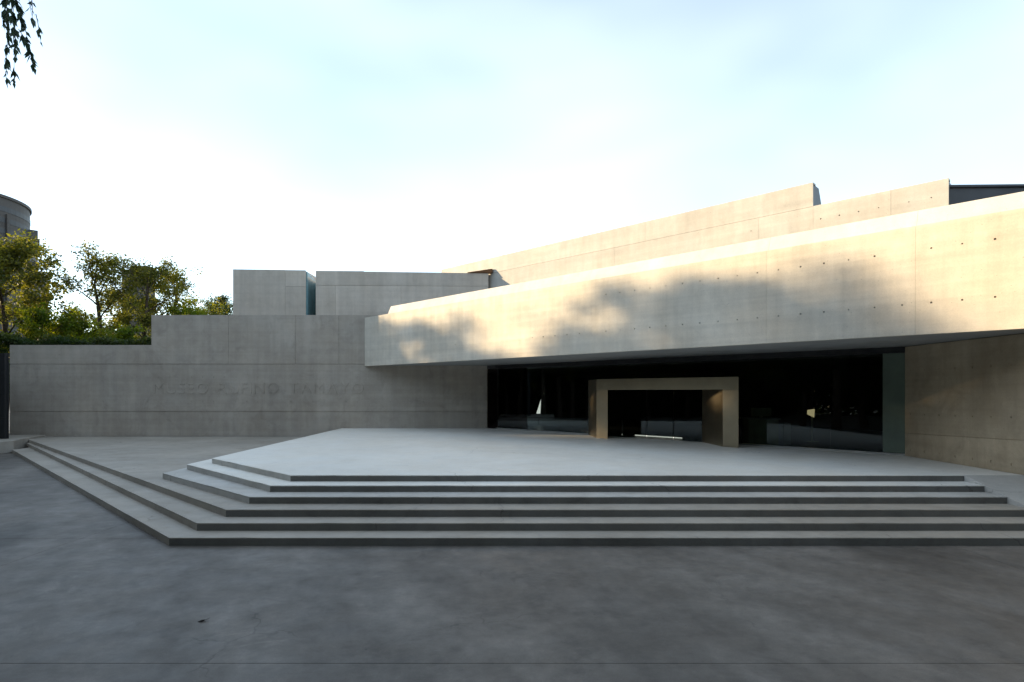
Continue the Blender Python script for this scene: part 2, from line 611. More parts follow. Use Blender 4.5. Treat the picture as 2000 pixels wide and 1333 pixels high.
# roof blocks standing on the long wall
bm = bmesh.new()
prism(bm, [(-15.62, 7.02), (-11.58, 7.02), (-11.58, 9.66), (-15.62, 9.73)], 33.03, 39.0, 'y')
blk = part("roof_block", bm, M['block'])
for pts in ([(-15.64, 7.06), (-12.72, 7.06), (-12.72, 9.71), (-15.64, 9.75)],
            [(-12.71, 7.06), (-11.56, 7.06), (-11.56, 8.78), (-12.71, 8.78)],
            [(-12.71, 8.79), (-11.56, 8.79), (-11.56, 9.69), (-12.71, 9.705)]):
    bm = bmesh.new()
    prism(bm, pts, 33.0, 33.04, 'y', 0.005)
    o = mesh_obj("panel", bm, M['block'], blk)
    if pts[0][1] < 7.1:
        cut_holes(o, [(x, 33.0, 7.75) for x in ((-13.0, -13.9, -14.8) if pts[1][0] < -12 else (-11.85,))], (0, 1, 0), 0.03, 0.02)
bm = bmesh.new()   # glazed return in the slot between the blocks
prism(bm, [(33.1, 7.06), (38.9, 7.06), (38.9, 9.0), (34.2, 9.42), (33.1, 9.62)], -11.575, -11.5, 'x')
part("skylight_glazing", bm, M['tealbody'], mus)
bm = bmesh.new()
prism(bm, [(-11.5, 7.06), (-11.02, 7.06), (-11.02, 9.42), (-11.5, 9.42)], 35.6, 35.64, 'y')
part("skylight_pane", bm, M['teal'], mus)

bm = bmesh.new()
prism(bm, [(-10.98, 7.02), (-1.34, 7.02), (-1.34, 9.50), (-10.98, 9.63)], 33.03, 40.0, 'y')
blk2 = part("roof_block", bm, M['block'])
for pts in ([(-11.0, 7.06), (-9.9, 7.06), (-9.9, 8.83), (-11.0, 8.84)],
            [(-9.89, 7.06), (-6.22, 7.06), (-6.22, 8.81), (-9.89, 8.83)],
            [(-6.21, 7.06), (-1.32, 7.06), (-1.32, 8.78), (-6.21, 8.81)],
            [(-11.0, 8.852), (-1.32, 8.792), (-1.32, 9.52), (-8.3, 9.615), (-8.3, 9.64), (-11.0, 9.66)]):
    bm = bmesh.new()
    prism(bm, pts, 33.0, 33.04, 'y', 0.005)
    o = mesh_obj("panel", bm, M['block'], blk2)
    hs = {7.06: [(pts[0][0] + 0.7, 33, 7.8), (pts[1][0] - 0.5, 33, 8.4)]}.get(pts[0][1], [(-2.2, 33, 9.2), (-4.1, 33, 9.15)])
    cut_holes(o, hs, (0, 1, 0), 0.035, 0.02)
bm = bmesh.new()
prism(bm, [(-2.5, 9.56), (-1.13, 9.535), (-1.09, 9.62), (-1.09, 9.755), (-1.2, 9.755)], 32.93, 33.25, 'y', 0.006)
part("flashing", bm, M['copper'])

# canopy: solid core and cast front panels
SMAX = 36.0
bm = bmesh.new()
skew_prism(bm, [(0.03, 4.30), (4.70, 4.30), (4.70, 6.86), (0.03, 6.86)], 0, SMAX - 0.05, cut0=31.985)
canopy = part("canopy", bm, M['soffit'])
hole_s = [18.81 * math.sqrt(2) - 0.59 * j for j in range(-8, 45)]
cuts = [0.0, sk(905), sk(1155), sk(1497), sk(1788), 28.9, 31.5, SMAX]
rg = random.Random(3)
for i in range(len(cuts) - 1):
    a, b = cuts[i], cuts[i + 1]
    bm = bmesh.new()
    g0 = 0.0 if i == 0 else 0.001
    skew_prism(bm, [(0, 4.27), (0.16, 4.27), (0.16, 6.9), (0, 6.9)], a + g0, b - 0.001, 0.002)
    o = mesh_obj("panel", bm, M['fascia'], canopy)
    up = [s for s in hole_s if a + .1 < s < b - .1 and s > sk(1150)]
    lo = [s for s in hole_s if a + .1 < s < b - .1 and s > sk(865) and not (sk(900) < s < sk(1030))]
    cut_holes(o, [W(s, 0, 6.31) for s in up if rg.random() < .97] + [W(s, 0, 5.015) for s in lo], EI, 0.025, 0.09)
# sloping parapet along the top of the canopy
tc = [sk(757), sk(1150), sk(1500), sk(1790), SMAX]
for i in range(4):
    bm = bmesh.new()
    skew_prism(bm, [(0.02, 6.903), (0.20, 7.31), (0.5, 7.31), (0.5, 6.903)], tc[i] + 0.001, tc[i + 1] - 0.001, 0.004)
    mesh_obj("parapet", bm, M['talud'], canopy)

# upper sawtooth wall set back behind the canopy
DU = 8.0 * S2


def su(px):       # along-position on the plane set back DU
    q = (px - 1000.0) / F
    # X = EO.x + S2*(s + DU), Y = EO.y - S2*(s - DU)
    A = EO.x + S2 * DU
    B = EO.y + S2 * DU
    k = (q * B - A) / (1 + q)
    return k / S2


upc = bmesh.new()
prof0 = lambda zt, dep: [(DU + 0.03, 6.5), (DU + dep, 6.5), (DU + dep, zt - 1.9), (DU + 0.7, zt - 0.05), (DU + 0.03, zt - 0.03)]
s_a, s_b, s_c, s_d = su(862), su(1588), su(1853), SMAX + 4
skew_prism(upc, prof0(10.42, 1.7), s_a + 0.05, s_b - 0.03)
upper = part("upper_wall", upc, M['roofmetal'])
bm = bmesh.new()
skew_prism(bm, prof0(9.56, 1.7), s_b - 0.02, s_c - 0.03)
skew_prism(bm, prof0(8.67, 1.7), s_c - 0.02, s_d)
mesh_obj("wall_core", bm, M['roofmetal'], upper)
rg = random.Random(9)


def up_panel(s0, s1, z0, z1, holes=(), deep=0.28):
    bm = bmesh.new()
    skew_prism(bm, [(DU, z0), (DU + 0.04, z0), (DU + 0.04, z1), (DU, z1)] if not deep else
               [(DU, z0), (DU + 0.05, z0), (DU + 0.05, z1 - 0.06), (DU + deep, z1 - 0.06), (DU + deep, z1), (DU, z1)],
               s0 + 0.003, s1 - 0.003)
    o = mesh_obj("panel", bm, M['upper'], upper)
    cut_holes(o, [W(s, DU, z) for s, z in holes], EI, 0.023, 0.03)


sm = su(1260)
up_panel(s_a, sm, 9.555, 10.42)
up_panel(sm, s_b, 9.555, 10.42)
up_panel(su(955), su(1200), 6.6, 9.545, deep=0)
up_panel(su(1200), su(1482), 6.6, 9.545, [(su(1467), 9.1)], deep=0)
up_panel(su(1482), s_b, 6.6, 9.545, deep=0)
up_panel(s_b, su(1740), 6.6, 9.56, [(su(1740) - 0.35 - 0.6 * i, 9.05) for i in range(5)])
up_panel(su(1740), s_c, 6.6, 9.56, [(s_c - 0.45 - 0.6 * i, 9.05) for i in range(4)])
up_panel(s_c, su(1990), 6.6, 8.67)
up_panel(su(1990), s_d, 6.6, 8.67)
# dark rear volume showing past the second step of the sawtooth
p = W(s_c, DU, 0)
bm = bmesh.new()
prism(bm, [(p.x + 0.03, p.y + 0.32), (p.x + 9, p.y + 0.05), (p.x + 9, p.y + 5), (p.x + 5, p.y + 5)], 6.5, 9.36, 'z')
rear = part("rear_block", bm, M['roofmetal'])
bm = bmesh.new()
prism(bm, [(p.x + 0.02, p.y + 0.25), (p.x + 9.1, p.y - 0.02), (p.x + 9.1, p.y + 0.4), (p.x + 0.3, p.y + 0.6)], 9.363, 9.43, 'z')
mesh_obj("roof_edge", bm, M['roofmetal'], rear)

# main roof over the lobby and lobby shell (dark inside)
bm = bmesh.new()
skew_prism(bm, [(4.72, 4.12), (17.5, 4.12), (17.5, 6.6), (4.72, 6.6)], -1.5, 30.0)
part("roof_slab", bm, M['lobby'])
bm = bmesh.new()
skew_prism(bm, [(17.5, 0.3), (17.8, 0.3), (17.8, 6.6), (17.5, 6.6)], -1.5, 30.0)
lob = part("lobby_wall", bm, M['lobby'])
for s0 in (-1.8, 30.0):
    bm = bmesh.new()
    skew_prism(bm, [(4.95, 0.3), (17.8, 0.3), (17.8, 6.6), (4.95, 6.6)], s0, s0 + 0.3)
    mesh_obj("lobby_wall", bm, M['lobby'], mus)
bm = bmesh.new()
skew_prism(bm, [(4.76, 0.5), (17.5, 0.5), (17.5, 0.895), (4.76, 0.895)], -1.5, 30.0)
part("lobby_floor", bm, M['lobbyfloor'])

# right porch side wall
bm = bmesh.new()
box(bm, 12.27, 12.8, 11.95, 18.35, 0.05, 4.29)
side = part("porch_wall", bm, M['sidewall'])


def side_panel(pts, holes):
    bm = bmesh.new()
    prism(bm, pts, 12.25, 12.275, 'x', 0.005)
    o = mesh_obj("panel", bm, M['sidewall'], side)
    cut_holes(o, [(12.25, y, z) for y, z in holes], (1, 0, 0), 0.034, 0.018)


jy = lambda y: 1.61 + (18.4 - y) * 0.028
hy = [18.1 - 0.61 * i for i in range(10)]
side_panel([(11.95, 0.06), (18.36, 0.06), (18.36, jy(18.36) - 0.012), (11.95, jy(11.95) - 0.012)], [(y, 1.11) for y in hy])
side_panel([(11.95, jy(11.95)), (18.36, jy(18.36)), (18.36, 4.28), (11.95, 4.28)],
           [(y, 2.2 + (18.4 - y) * 0.018) for y in hy] + [(y, 3.55) for y in hy])

# ------------------------------------------------------------------ glazed entrance front
DG = 6.7 * S2                      # the glass line behind the canopy front


def sg(px):
    q = (px - 1000.0) / F
    A = EO.x + S2 * DG
    B = EO.y + S2 * DG
    return ((q * B - A) / (1 + q)) / S2


bm = bmesh.new()
skew_prism(bm, [(DG - 0.06, 4.11), (DG + 0.08, 4.11), (DG + 0.08, 4.297), (DG - 0.06, 4.297)], sg(969), sg(1772))
gw = part("glass_front", bm, M['frame'])
bm = bmesh.new()
skew_prism(bm, [(DG - 0.05, 0.902), (DG + 0.05, 0.902), (DG + 0.05, 0.96), (DG - 0.05, 0.96)], sg(970), sg(1152))
mesh_obj("sill", bm, M['sill'], gw)
bm = bmesh.new()
skew_prism(bm, [(DG - 0.05, 0.902), (DG + 0.05, 0.902), (DG + 0.05, 0.95), (DG - 0.05, 0.95)], sg(1445), sg(1771))
mesh_obj("sill", bm, M['sill'], gw)
ed = [sg(972), sg(1062), sg(1152), sg(1262), sg(1372), sg(1447), sg(1530), sg(1622), sg(1724), sg(1769)]
for i in range(len(ed) - 1):
    zlo = 0.965
    if 2 <= i <= 4:
        zlo = 3.43
    bm = bmesh.new()
    skew_prism(bm, [(DG - 0.01, zlo), (DG + 0.01, zlo), (DG + 0.01, 4.105), (DG - 0.01, 4.105)], ed[i] + 0.004, ed[i + 1] - 0.004)
    mesh_obj("pane", bm, M['glass'] if i < 8 else M['greenpanel'], gw)
bm = bmesh.new()
skew_prism(bm, [(DG - 0.04, 0.96), (DG + 0.04, 0.96), (DG + 0.04, 4.108), (DG - 0.04, 4.108)], sg(1769) , sg(1772))
mesh_obj("mullion", bm, M['frame'], gw)

# metal entrance portal: deep box frame skewed to the glass
PF = [(3.63, 25.27), (4.04, 24.86), (7.62, 21.28), (8.03, 20.87)]
PB = [(3.52, 27.2), (3.95, 26.77), (7.5, 23.22), (7.93, 22.79)]
bm = bmesh.new()
prism(bm, [PF[0], PF[3], PB[3], PB[0]], 2.97, 3.42, 'z', 0.006)
portal = part("entrance_portal", bm, M['steel'])
for a, b in ((0, 1), (2, 3)):
    bm = bmesh.new()
    prism(bm, [PF[a], PF[b], PB[b], PB[a]], 0.903, 2.968, 'z', 0.006)
    mesh_obj("jamb", bm, M['steel'], portal)
# glazed doors at the back of the portal
e0 = Vector((PB[1][0], PB[1][1], 0)); e1 = Vector((PB[2][0], PB[2][1], 0))
dv = (e1 - e0)
for i in range(4):
    a = e0 + dv * (i / 4 + 0.004); b = e0 + dv * ((i + 1) / 4 - 0.004)
    n_ = Vector((0.02, 0.02, 0)) * 0.5
    bm = bmesh.new()
    prism(bm, [(a.x - n_.x, a.y - n_.y), (b.x - n_.x, b.y - n_.y), (b.x + n_.x, b.y + n_.y), (a.x + n_.x, a.y + n_.y)], 0.93, 2.96, 'z')
    d_ = mesh_obj("door", bm, M['glass'], portal)

# ------------------------------------------------------------------ things inside the lobby
def lob_pt(px, d, z):
    q = (px - 1000.0) / F
    A = EO.x + S2 * d
    B = EO.y + S2 * d
    s = ((q * B - A) / (1 + q)) / S2
    return W(s, d, z)


# reception desk behind the right-hand glass
c = lob_pt(1488, 5.5, 0.896)
rd = thing("reception_desk", c, "olive reception desk with a screen behind the glass right of the portal", "desk")
bm = bmesh.new(); box(bm, c.x - 0.62, c.x + 0.5, c.y - 0.3, c.y + 0.3, 0.897, 1.85, 0.01); mesh_obj("desk_body", bm, M['desk'], rd)
bm = bmesh.new(); box(bm, c.x - 0.7, c.x + 0.56, c.y - 0.36, c.y + 0.36, 1.852, 1.9, 0.008); mesh_obj("desk_top", bm, M['white'], rd)
bm = bmesh.new(); box(bm, c.x + 0.51, c.x + 1.0, c.y - 0.22, c.y + 0.26, 0.897, 1.7, 0.01); mesh_obj("side_cabinet", bm, M['white'], rd)
bm = bmesh.new(); box(bm, c.x - 0.4, c.x + 0.35, c.y - 0.03, c.y + 0.02, 1.95, 2.28, 0.005)
box(bm, c.x - 0.08, c.x + 0.05, c.y - 0.01, c.y + 0.015, 1.9, 1.96); mesh_obj("screen", bm, M['desk'], rd)
# white triangular glow of unknown source, built as an added lamp
c = lob_pt(1052, 9.5, 0.896)
tl = thing("triangle_glow", c, "narrow white triangular glowing lamp behind the glass left of the portal, its glow added", "shape")
bm = bmesh.new()
prism(bm, [(c.x - 0.14, 1.55), (c.x + 0.1, 1.55), (c.x + 0.14, 2.42)], c.y - 0.03, c.y + 0.03, 'y', 0.004)
mesh_obj("glow_triangle", bm, glow_mat("triangle_white", (1, 0.97, 0.9), 0.6), tl)
bm = bmesh.new()
bmesh.ops.create_cone(bm, cap_ends=True, segments=12, radius1=0.015, radius2=0.015, depth=0.65, matrix=Matrix.Translation((c.x, c.y, 1.225)))
bmesh.ops.create_cone(bm, cap_ends=True, segments=16, radius1=0.15, radius2=0.13, depth=0.03, matrix=Matrix.Translation((c.x, c.y, 0.912)))
mesh_obj("added_stand", bm, M['frame'], tl)
# small lit display
c = lob_pt(1584, 8.0, 0.896)
ds = thing("display_stand", c, "small warm lit display on a thin post behind the right glass", "display")
bm = bmesh.new()
prism(bm, [(c.x - 0.15, 1.99), (c.x + 0.12, 1.86), (c.x + 0.14, 2.2), (c.x - 0.14, 2.16)], c.y - 0.02, c.y + 0.02, 'y', 0.004)
mesh_obj("screen", bm, glow_mat("display_warm", (1, 0.78, 0.42), 0.22), ds)
bm = bmesh.new()
box(bm, c.x + 0.02, c.x + 0.08, c.y - 0.015, c.y + 0.015, 0.897, 1.9); box(bm, c.x - 0.15, c.x + 0.25, c.y - 0.15, c.y + 0.15, 0.8965, 0.92)
mesh_obj("post", bm, M['desk'], ds)
# light strip added on the floor inside the doors, for a bright line
a = lob_pt(1240, 5.6, 0); b = lob_pt(1332, 5.6, 0)
ls = thing("glow_strip", ((a.x + b.x) / 2, (a.y + b.y) / 2, 0.897), "thin white glowing strip on the floor inside the entrance doors, added for a bright floor line", "glow")
bm = bmesh.new()
prism(bm, [(a.x, a.y), (b.x, b.y), (b.x + .03, b.y + .06), (a.x + .03, a.y + .06)], 0.915, 0.955, 'z', 0.004)
mesh_obj("glow_bar", bm, glow_mat("strip_white", (1, 0.95, 0.85), 0.4), ls)
bm = bmesh.new()
prism(bm, [(a.x - .02, a.y), (b.x, b.y - .02), (b.x + .05, b.y + .08), (a.x + .05, a.y + .08)], 0.897, 0.914, 'z')
mesh_obj("strip_base", bm, M['frame'], ls)

# ------------------------------------------------------------------ dark screen and planter at the far left
bm = bmesh.new()
prism(bm, [(-29.5, 26.4), (-23.9, 26.75), (-23.62, 27.9), (-24.5, 29.62), (-25.1, 31.7), (-29.5, 31.9)], 0.002, 0.56, 'z', 0.02)
pl = tag(mesh_obj("planter", bm, M['step']), "low dark grey concrete planter kerb beside the left end of the steps", "planter")
scr = thing("panel_screen", (-26.4, 29, 0.56), "tall black panel screen standing at the left edge against the wall end", "screen")
for i in range(4):
    bm = bmesh.new()
    box(bm, -28.6, -24.95, 28.95, 29.1, 0.585 + i * 1.05, 0.575 + (i + 1) * 1.05, 0.008)
    mesh_obj("board", bm, M['dark'], scr)
bm = bmesh.new(); box(bm, -28.7, -24.93, 29.102, 29.18, 0.562, 4.79); mesh_obj("backing", bm, M['dark'], scr)

# ------------------------------------------------------------------ trees
def tube(bm, pts, radii, seg=7):
    rings = []
    for i, p_ in enumerate(pts):
        if i == 0: t = pts[1] - pts[0]
        elif i == len(pts) - 1: t = pts[-1] - pts[-2]
        else: t = pts[i + 1] - pts[i - 1]
        t = t.normalized()
        u = t.cross(Vector((0.3, 1, 0.2))).normalized()
        v = t.cross(u)
        rings.append([bm.verts.new(p_ + (u * math.cos(2 * math.pi * k / seg) + v * math.sin(2 * math.pi * k / seg)) * radii[i]) for k in range(seg)])
    for a, b in zip(rings, rings[1:]):
        for k in range(seg):
            bm.faces.new((a[k], a[(k + 1) % seg], b[(k + 1) % seg], b[k]))


def tree_meshes(seed, H, rad, base_frac, nlimb, leaf, nclump, per, droop=0.0, clump_r=0.55, aspect=0.55):
    rg = random.Random(seed)
    tb = bmesh.new()
    verts, faces = [], []

    def leaves(c, n, r):
        for _ in range(n):
            v = Vector((rg.gauss(0, 1), rg.gauss(0, 1), rg.gauss(0, 0.75)))
            v = v * (r * 0.55 * min(1.0, 1.7 / max(v.length, 0.01)))
            q = c + v
            d = Vector((rg.uniform(-1, 1), rg.uniform(-1, 1), rg.uniform(-1, 0.6) - droop)).normalized()
            s_ = d.cross(Vector((rg.uniform(-1, 1), rg.uniform(-1, 1), rg.uniform(-1, 1)))).normalized()
            l_ = leaf * rg.uniform(0.6, 1.3)
            w_ = l_ * aspect
            i0 = len(verts)
            nrm = d.cross(s_) * l_ * 0.12
            verts.extend([q, q + d * l_ * 0.5 + s_ * w_ * 0.5 + nrm, q + d * l_, q + d * l_ * 0.5 - s_ * w_ * 0.5 + nrm])
            faces.append((i0, i0 + 1, i0 + 2, i0 + 3))

    # trunk
    n = 8
    off = Vector((0, 0, 0))
    tp, tr_ = [], []
    for i in range(n + 1):
        f = i / n
        tp.append(Vector((0, 0, H * 0.86 * f)) + off)
        tr_.append(H * 0.017 * (1 - f) ** 0.8 + 0.025 + (0.06 if i == 0 else 0))
        off = off + Vector((rg.uniform(-1, 1), rg.uniform(-1, 1), 0)) * H * 0.014
    tube(tb, tp, tr_, 9)

    def on_trunk(f):
        x = f * n
        i = min(int(x), n - 1)
        return tp[i].lerp(tp[i + 1], x - i)

    ang = rg.uniform(0, 6)
    for li in range(nlimb):
        f = base_frac + (0.98 - base_frac) * (li + rg.random() * 0.8) / nlimb
        o = on_trunk(f)
        ang += 2.4 + rg.uniform(-0.5, 0.5)
        t = (f - base_frac) / (1 - base_frac)
        ln = rad * (0.55 + 0.75 * math.sin(math.pi * min(1, 0.2 + 0.75 * t))) * rg.uniform(0.65, 1.15)
        up = 0.35 + 0.7 * t + rg.uniform(-0.15, 0.25)
        d = Vector((math.cos(ang), math.sin(ang), up)).normalized()
        pts = [o]
        q = o.copy()
        for k in range(5):
            d = (d + Vector((rg.uniform(-.22, .22), rg.uniform(-.22, .22), rg.uniform(-.1, .14) - droop * 0.3))).normalized()
            q = q + d * ln / 5
            pts.append(q.copy())
        r0 = H * 0.0068 * (1 - f * 0.5)
        tube(tb, pts, [r0 * (1 - 0.16 * k) for k in range(6)], 6)
        for k in range(nclump):
            w = 0.3 + 0.7 * (k + 0.6) / nclump
            x = w * 5
            i = min(int(x), 4)
            c0 = pts[i].lerp(pts[i + 1], x - i)
            sd = Vector((rg.uniform(-1, 1), rg.uniform(-1, 1), rg.uniform(-0.3, 0.8) - droop)).normalized()
            sl_ = ln * rg.uniform(0.14, 0.38)
            c1 = c0 + sd * sl_ * 0.5 + Vector((0, 0, rg.uniform(-.1, .1)))
            c2 = c0 + sd * sl_
            tube(tb, [c0, c1, c2], [r0 * 0.35, r0 * 0.22, r0 * 0.1], 5)
            m_ = per if rg.random() > 0.18 else per // 3
            leaves(c2, int(m_ * rg.uniform(0.6, 1.25)), clump_r * rg.uniform(0.7, 1.3))
            leaves(c1, int(m_ * 0.4), clump_r * 0.7)
    top = tp[-1]
    leaves(top, per * 2, clump_r * 1.1)
    tm = bpy.data.meshes.new("trunk")
    tb.normal_update(); tb.to_mesh(tm); tb.free()
    for p_ in tm.polygons: p_.use_smooth = True
    tm.materials.append(M['bark'])
    cm = bpy.data.meshes.new("crown")
    cm.from_pydata([tuple(v) for v in verts], [], faces)
    cm.update()
    return tm, cm


def place_tree(name, meshes, leafm, loc, rz, sc, label, group):
    t = bpy.data.objects.new(name, None)
    t.location = loc
    t.rotation_euler = (0, 0, rz)
    t.scale = (sc, sc, sc)
    col.objects.link(t)
    tag(t, label, "tree", group)
    for nm, me in (("trunk", meshes[0]), ("crown", meshes[1])):
        if nm == "crown":
            key = me.name + leafm.name
            if key not in crown_cache:
                c = me.copy(); c.name = "crown"; c.materials.clear(); c.materials.append(leafm)
                crown_cache[key] = c
            me = crown_cache[key]
        o = bpy.data.objects.new(nm, me)
        col.objects.link(o)
        o.parent = t
    return t


crown_cache = {}
airy = tree_meshes(11, 14, 3.0, 0.30, 14, 0.20, 7, 70, 0.0, 0.6)
dense = tree_meshes(23, 14, 4.2, 0.22, 20, 0.27, 8, 95, 0.05, 0.85)
young = tree_meshes(37, 9, 2.4, 0.25, 13, 0.18, 7, 95, 0.0, 0.6)
tall = tree_meshes(51, 14, 2.6, 0.30, 15, 0.19, 7, 90, 0.0, 0.55)


def txy(px, Y):
    return ((px - 1000.0) / F * Y, Y, 0)


BG = "trees behind the long wall"
place_tree("broadleaf_tree", dense, M['leaf_a'], txy(2, 44), 0.4, 1.06, "big dense olive tree in front of the round tower at the left edge", BG)
place_tree("broadleaf_tree", young, M['leaf_b'], txy(75, 39), 2.0, 0.98, "bright yellow-green young tree just right of the big olive tree", BG)
place_tree("broadleaf_tree", young, M['leaf_b'], txy(140, 41), 4.0, 0.92, "thin yellow-green sapling between the bright young tree and the tallest airy tree", BG)
place_tree("broadleaf_tree", airy, M['leaf_a'], txy(195, 45), 1.0, 1.05, "tallest airy olive tree above the lowest wall section", BG)
place_tree("broadleaf_tree", young, M['leaf_b'], txy(245, 38), 5.2, 0.82, "low golden-green tree in front of the dark mid-rise block", BG)
place_tree("broadleaf_tree", airy, M['leaf_a'], txy(286, 44), 3.0, 0.98, "loose olive tree directly left of the wall's upper step", BG)
place_tree("broadleaf_tree", young, M['leaf_a'], txy(172, 42), 3.3, 0.86, "low olive tree filling the gap below the tallest airy tree", BG)
place_tree("broadleaf_tree", young, M['leaf_c'], txy(118, 46), 2.6, 0.95, "dark low tree behind the thin yellow-green sapling", BG)
place_tree("broadleaf_tree", airy, M['leaf_a'], txy(228, 50), 5.0, 0.9, "slim olive tree in front of the dark mid-rise block's left edge", BG)
place_tree("broadleaf_tree", young, M['leaf_b'], txy(362, 47), 0.2, 1.12, "yellow-green low tree peeping over the upper wall step near its middle", BG)
place_tree("broadleaf_tree", airy, M['leaf_a'], txy(335, 48), 4.4, 1.0, "airy olive tree rising just behind the start of the upper wall step", BG)
place_tree("broadleaf_tree", young, M['leaf_a'], txy(385, 52), 0.9, 1.2, "small loose tree midway between the airy tree and the left roof block", BG)
place_tree("broadleaf_tree", tall, M['leaf_c'], txy(432, 56), 1.9, 0.93, "small dark pointed tree beside the left roof block", BG)

# park trees to the left and behind the viewer: their shade lies over the forecourt
PG = "park trees around the forecourt"
spots = [(-36.5, 37.2, 1.0, airy), (-34, 34.2, 0.97, airy), (-34.5, 31.4, 0.84, dense), (-34, 29.8, 1.0, airy), (-33.5, 27.3, 1.15, tall), (-34.5, 25.4, 1.14, airy),
         (-33.8, 24.0, 1.03, tall), (-35, 22.2, 0.95, airy), (-37.5, 29.2, 0.9, dense), (-38, 26.2, 0.99, dense), (-37.5, 22.3, 0.97, dense), (-37, 18.5, 1.0, dense),
         (-35, 15.5, 0.98, dense), (-34, 11.5, 1.05, dense), (-34, 6, 1.05, dense), (-40, 39.5, 0.93, airy), (-41, 33, 0.85, dense), (-41, 13, 1.1, dense), (-34, -2, 1.1, dense),
         (-15.5, 3.0, 1.0, dense), (-9.3, 0.6, 1.0, dense), (-15, 8.2, 0.85, dense), (-6.5, -3, 1.0, dense), (-11, -6.5, 1.05, dense), (-22, -4, 1.1, dense),
         (-3, -8, 1.15, dense), (5, -8.5, 1.15, dense), (13, -9.5, 1.15, dense), (22, -8, 1.1, dense), (29, -2, 1.1, dense)]
for i, (x, y, s_, kind_) in enumerate(spots):
    place_tree("park_tree", kind_, M['leaf_c'] if i % 2 else M['leaf_a'], (x, y, 0), i * 1.7, s_,
               "tall park tree shading the forecourt, outside the picture", PG)

# unseen park woodland, added to darken the glass reflections and front faces
def belt(name, pts, n, seed, label):
    rg = random.Random(seed)
    verts, faces = [], []
    seg = []
    for a, b in zip(pts, pts[1:]):
        seg.append((Vector(a[:2]), Vector(b[:2]), (Vector(b[:2]) - Vector(a[:2])).length, a[2], b[2]))
    tot = sum(q[2] for q in seg)
    for _ in range(n):
        u = rg.random() * tot
        for a, b, l, h0, h1 in seg:
            if u <= l: break
            u -= l
        c = a.lerp(b, u / l)
        pr = (b - a).normalized()
        pr = Vector((-pr.y, pr.x))
        c = c + pr * rg.uniform(-2.5, 2.5)
        top = (h0 + (h1 - h0) * u / l) * (1 + 0.28 * noise.noise(Vector((c.x * .13, c.y * .13, seed))) + 0.12 * noise.noise(Vector((c.x * .6, c.y * .6, seed))))
        z = top * rg.random() ** 0.8
        q = Vector((c.x, c.y, z))
        d = Vector((rg.uniform(-1, 1), rg.uniform(-1, 1), rg.uniform(-1, 1))).normalized()
        s_ = d.cross(Vector((rg.uniform(-1, 1), rg.uniform(-1, 1), rg.uniform(-1, 1)))).normalized()
        l_ = rg.uniform(0.6, 1.3)
        i0 = len(verts)
        verts.extend([q, q + d * l_ * .5 + s_ * l_ * .32, q + d * l_, q + d * l_ * .5 - s_ * l_ * .32])
        faces.append((i0, i0 + 1, i0 + 2, i0 + 3))
    me = bpy.data.meshes.new(name)
    me.from_pydata([tuple(v) for v in verts], [], faces)
    me.materials.append(M['leaf_c'])
    o = bpy.data.objects.new(name, me)
    col.objects.link(o)
    tag(o, label, "woodland", kind="stuff")


belt("woodland", [(-60, 46, 9), (-53, 28, 11), (-50, 8, 12), (-44, -10, 14), (-28, -18, 18), (0, -19, 19), (32, -17, 18), (48, -2, 14)], 90000, 3,
     "unseen dense dark park woodland around the forecourt, added for its shade")

belt("undergrowth", [(-41.5, 38, 7.5), (-39, 32, 8.2), (-38.7, 27, 11), (-38.5, 19, 11), (-38.5, 10, 9), (-38, 0, 8)], 32000, 8,  # unseen belt, added to keep the terrace in shade under thin crowns
     "unseen dense dark undergrowth left of the forecourt, added to shade the terrace")

# hedge behind the long wall
def hedge():
    rg = random.Random(77)
    t = thing("hedge", (-27, 35.5, 0), "dark green clipped hedge just behind the lowest section of the long wall", "hedge")
    verts, faces = [], []
    for _ in range(16000):
        x = rg.uniform(-34.5, -19.3)
        top = 6.0 + 0.35 * noise.noise(Vector((x * 0.8, 1.3, 0))) + 0.2 * noise.noise(Vector((x * 2.7, 4.3, 0)))
        if x < -30: top += 0.25
        z = rg.uniform(2.5, top) if rg.random() < 0.6 else top - abs(rg.gauss(0, 0.2))
        y = 35.2 + rg.uniform(-0.6, 0.9)
        q = Vector((x, y, z))
        d = Vector((rg.uniform(-1, 1), rg.uniform(-1, 1), rg.uniform(-1, 1))).normalized()
        s_ = d.cross(Vector((rg.uniform(-1, 1), rg.uniform(-1, 1), rg.uniform(-1, 1)))).normalized()
        l_ = rg.uniform(0.12, 0.26)
        i0 = len(verts)
        verts.extend([q, q + d * l_ * .5 + s_ * l_ * .3, q + d * l_, q + d * l_ * .5 - s_ * l_ * .3])
        faces.append((i0, i0 + 1, i0 + 2, i0 + 3))
    me = bpy.data.meshes.new("foliage")
    me.from_pydata([tuple(v) for v in verts], [], faces)
    me.materials.append(M['leaf_c'])
    link(bpy.data.objects.new("foliage", me), t)
    bm = bmesh.new()
    for k in range(14):
        x = -34 + k * 1.1
        tube(bm, [Vector((x, 35.3, 0)), Vector((x + .1, 35.3, 2)), Vector((x - .05, 35.35, 5))], [.07, .06, .03], 6)
    mesh_obj("stem", bm, M['bark'], t)


hedge()

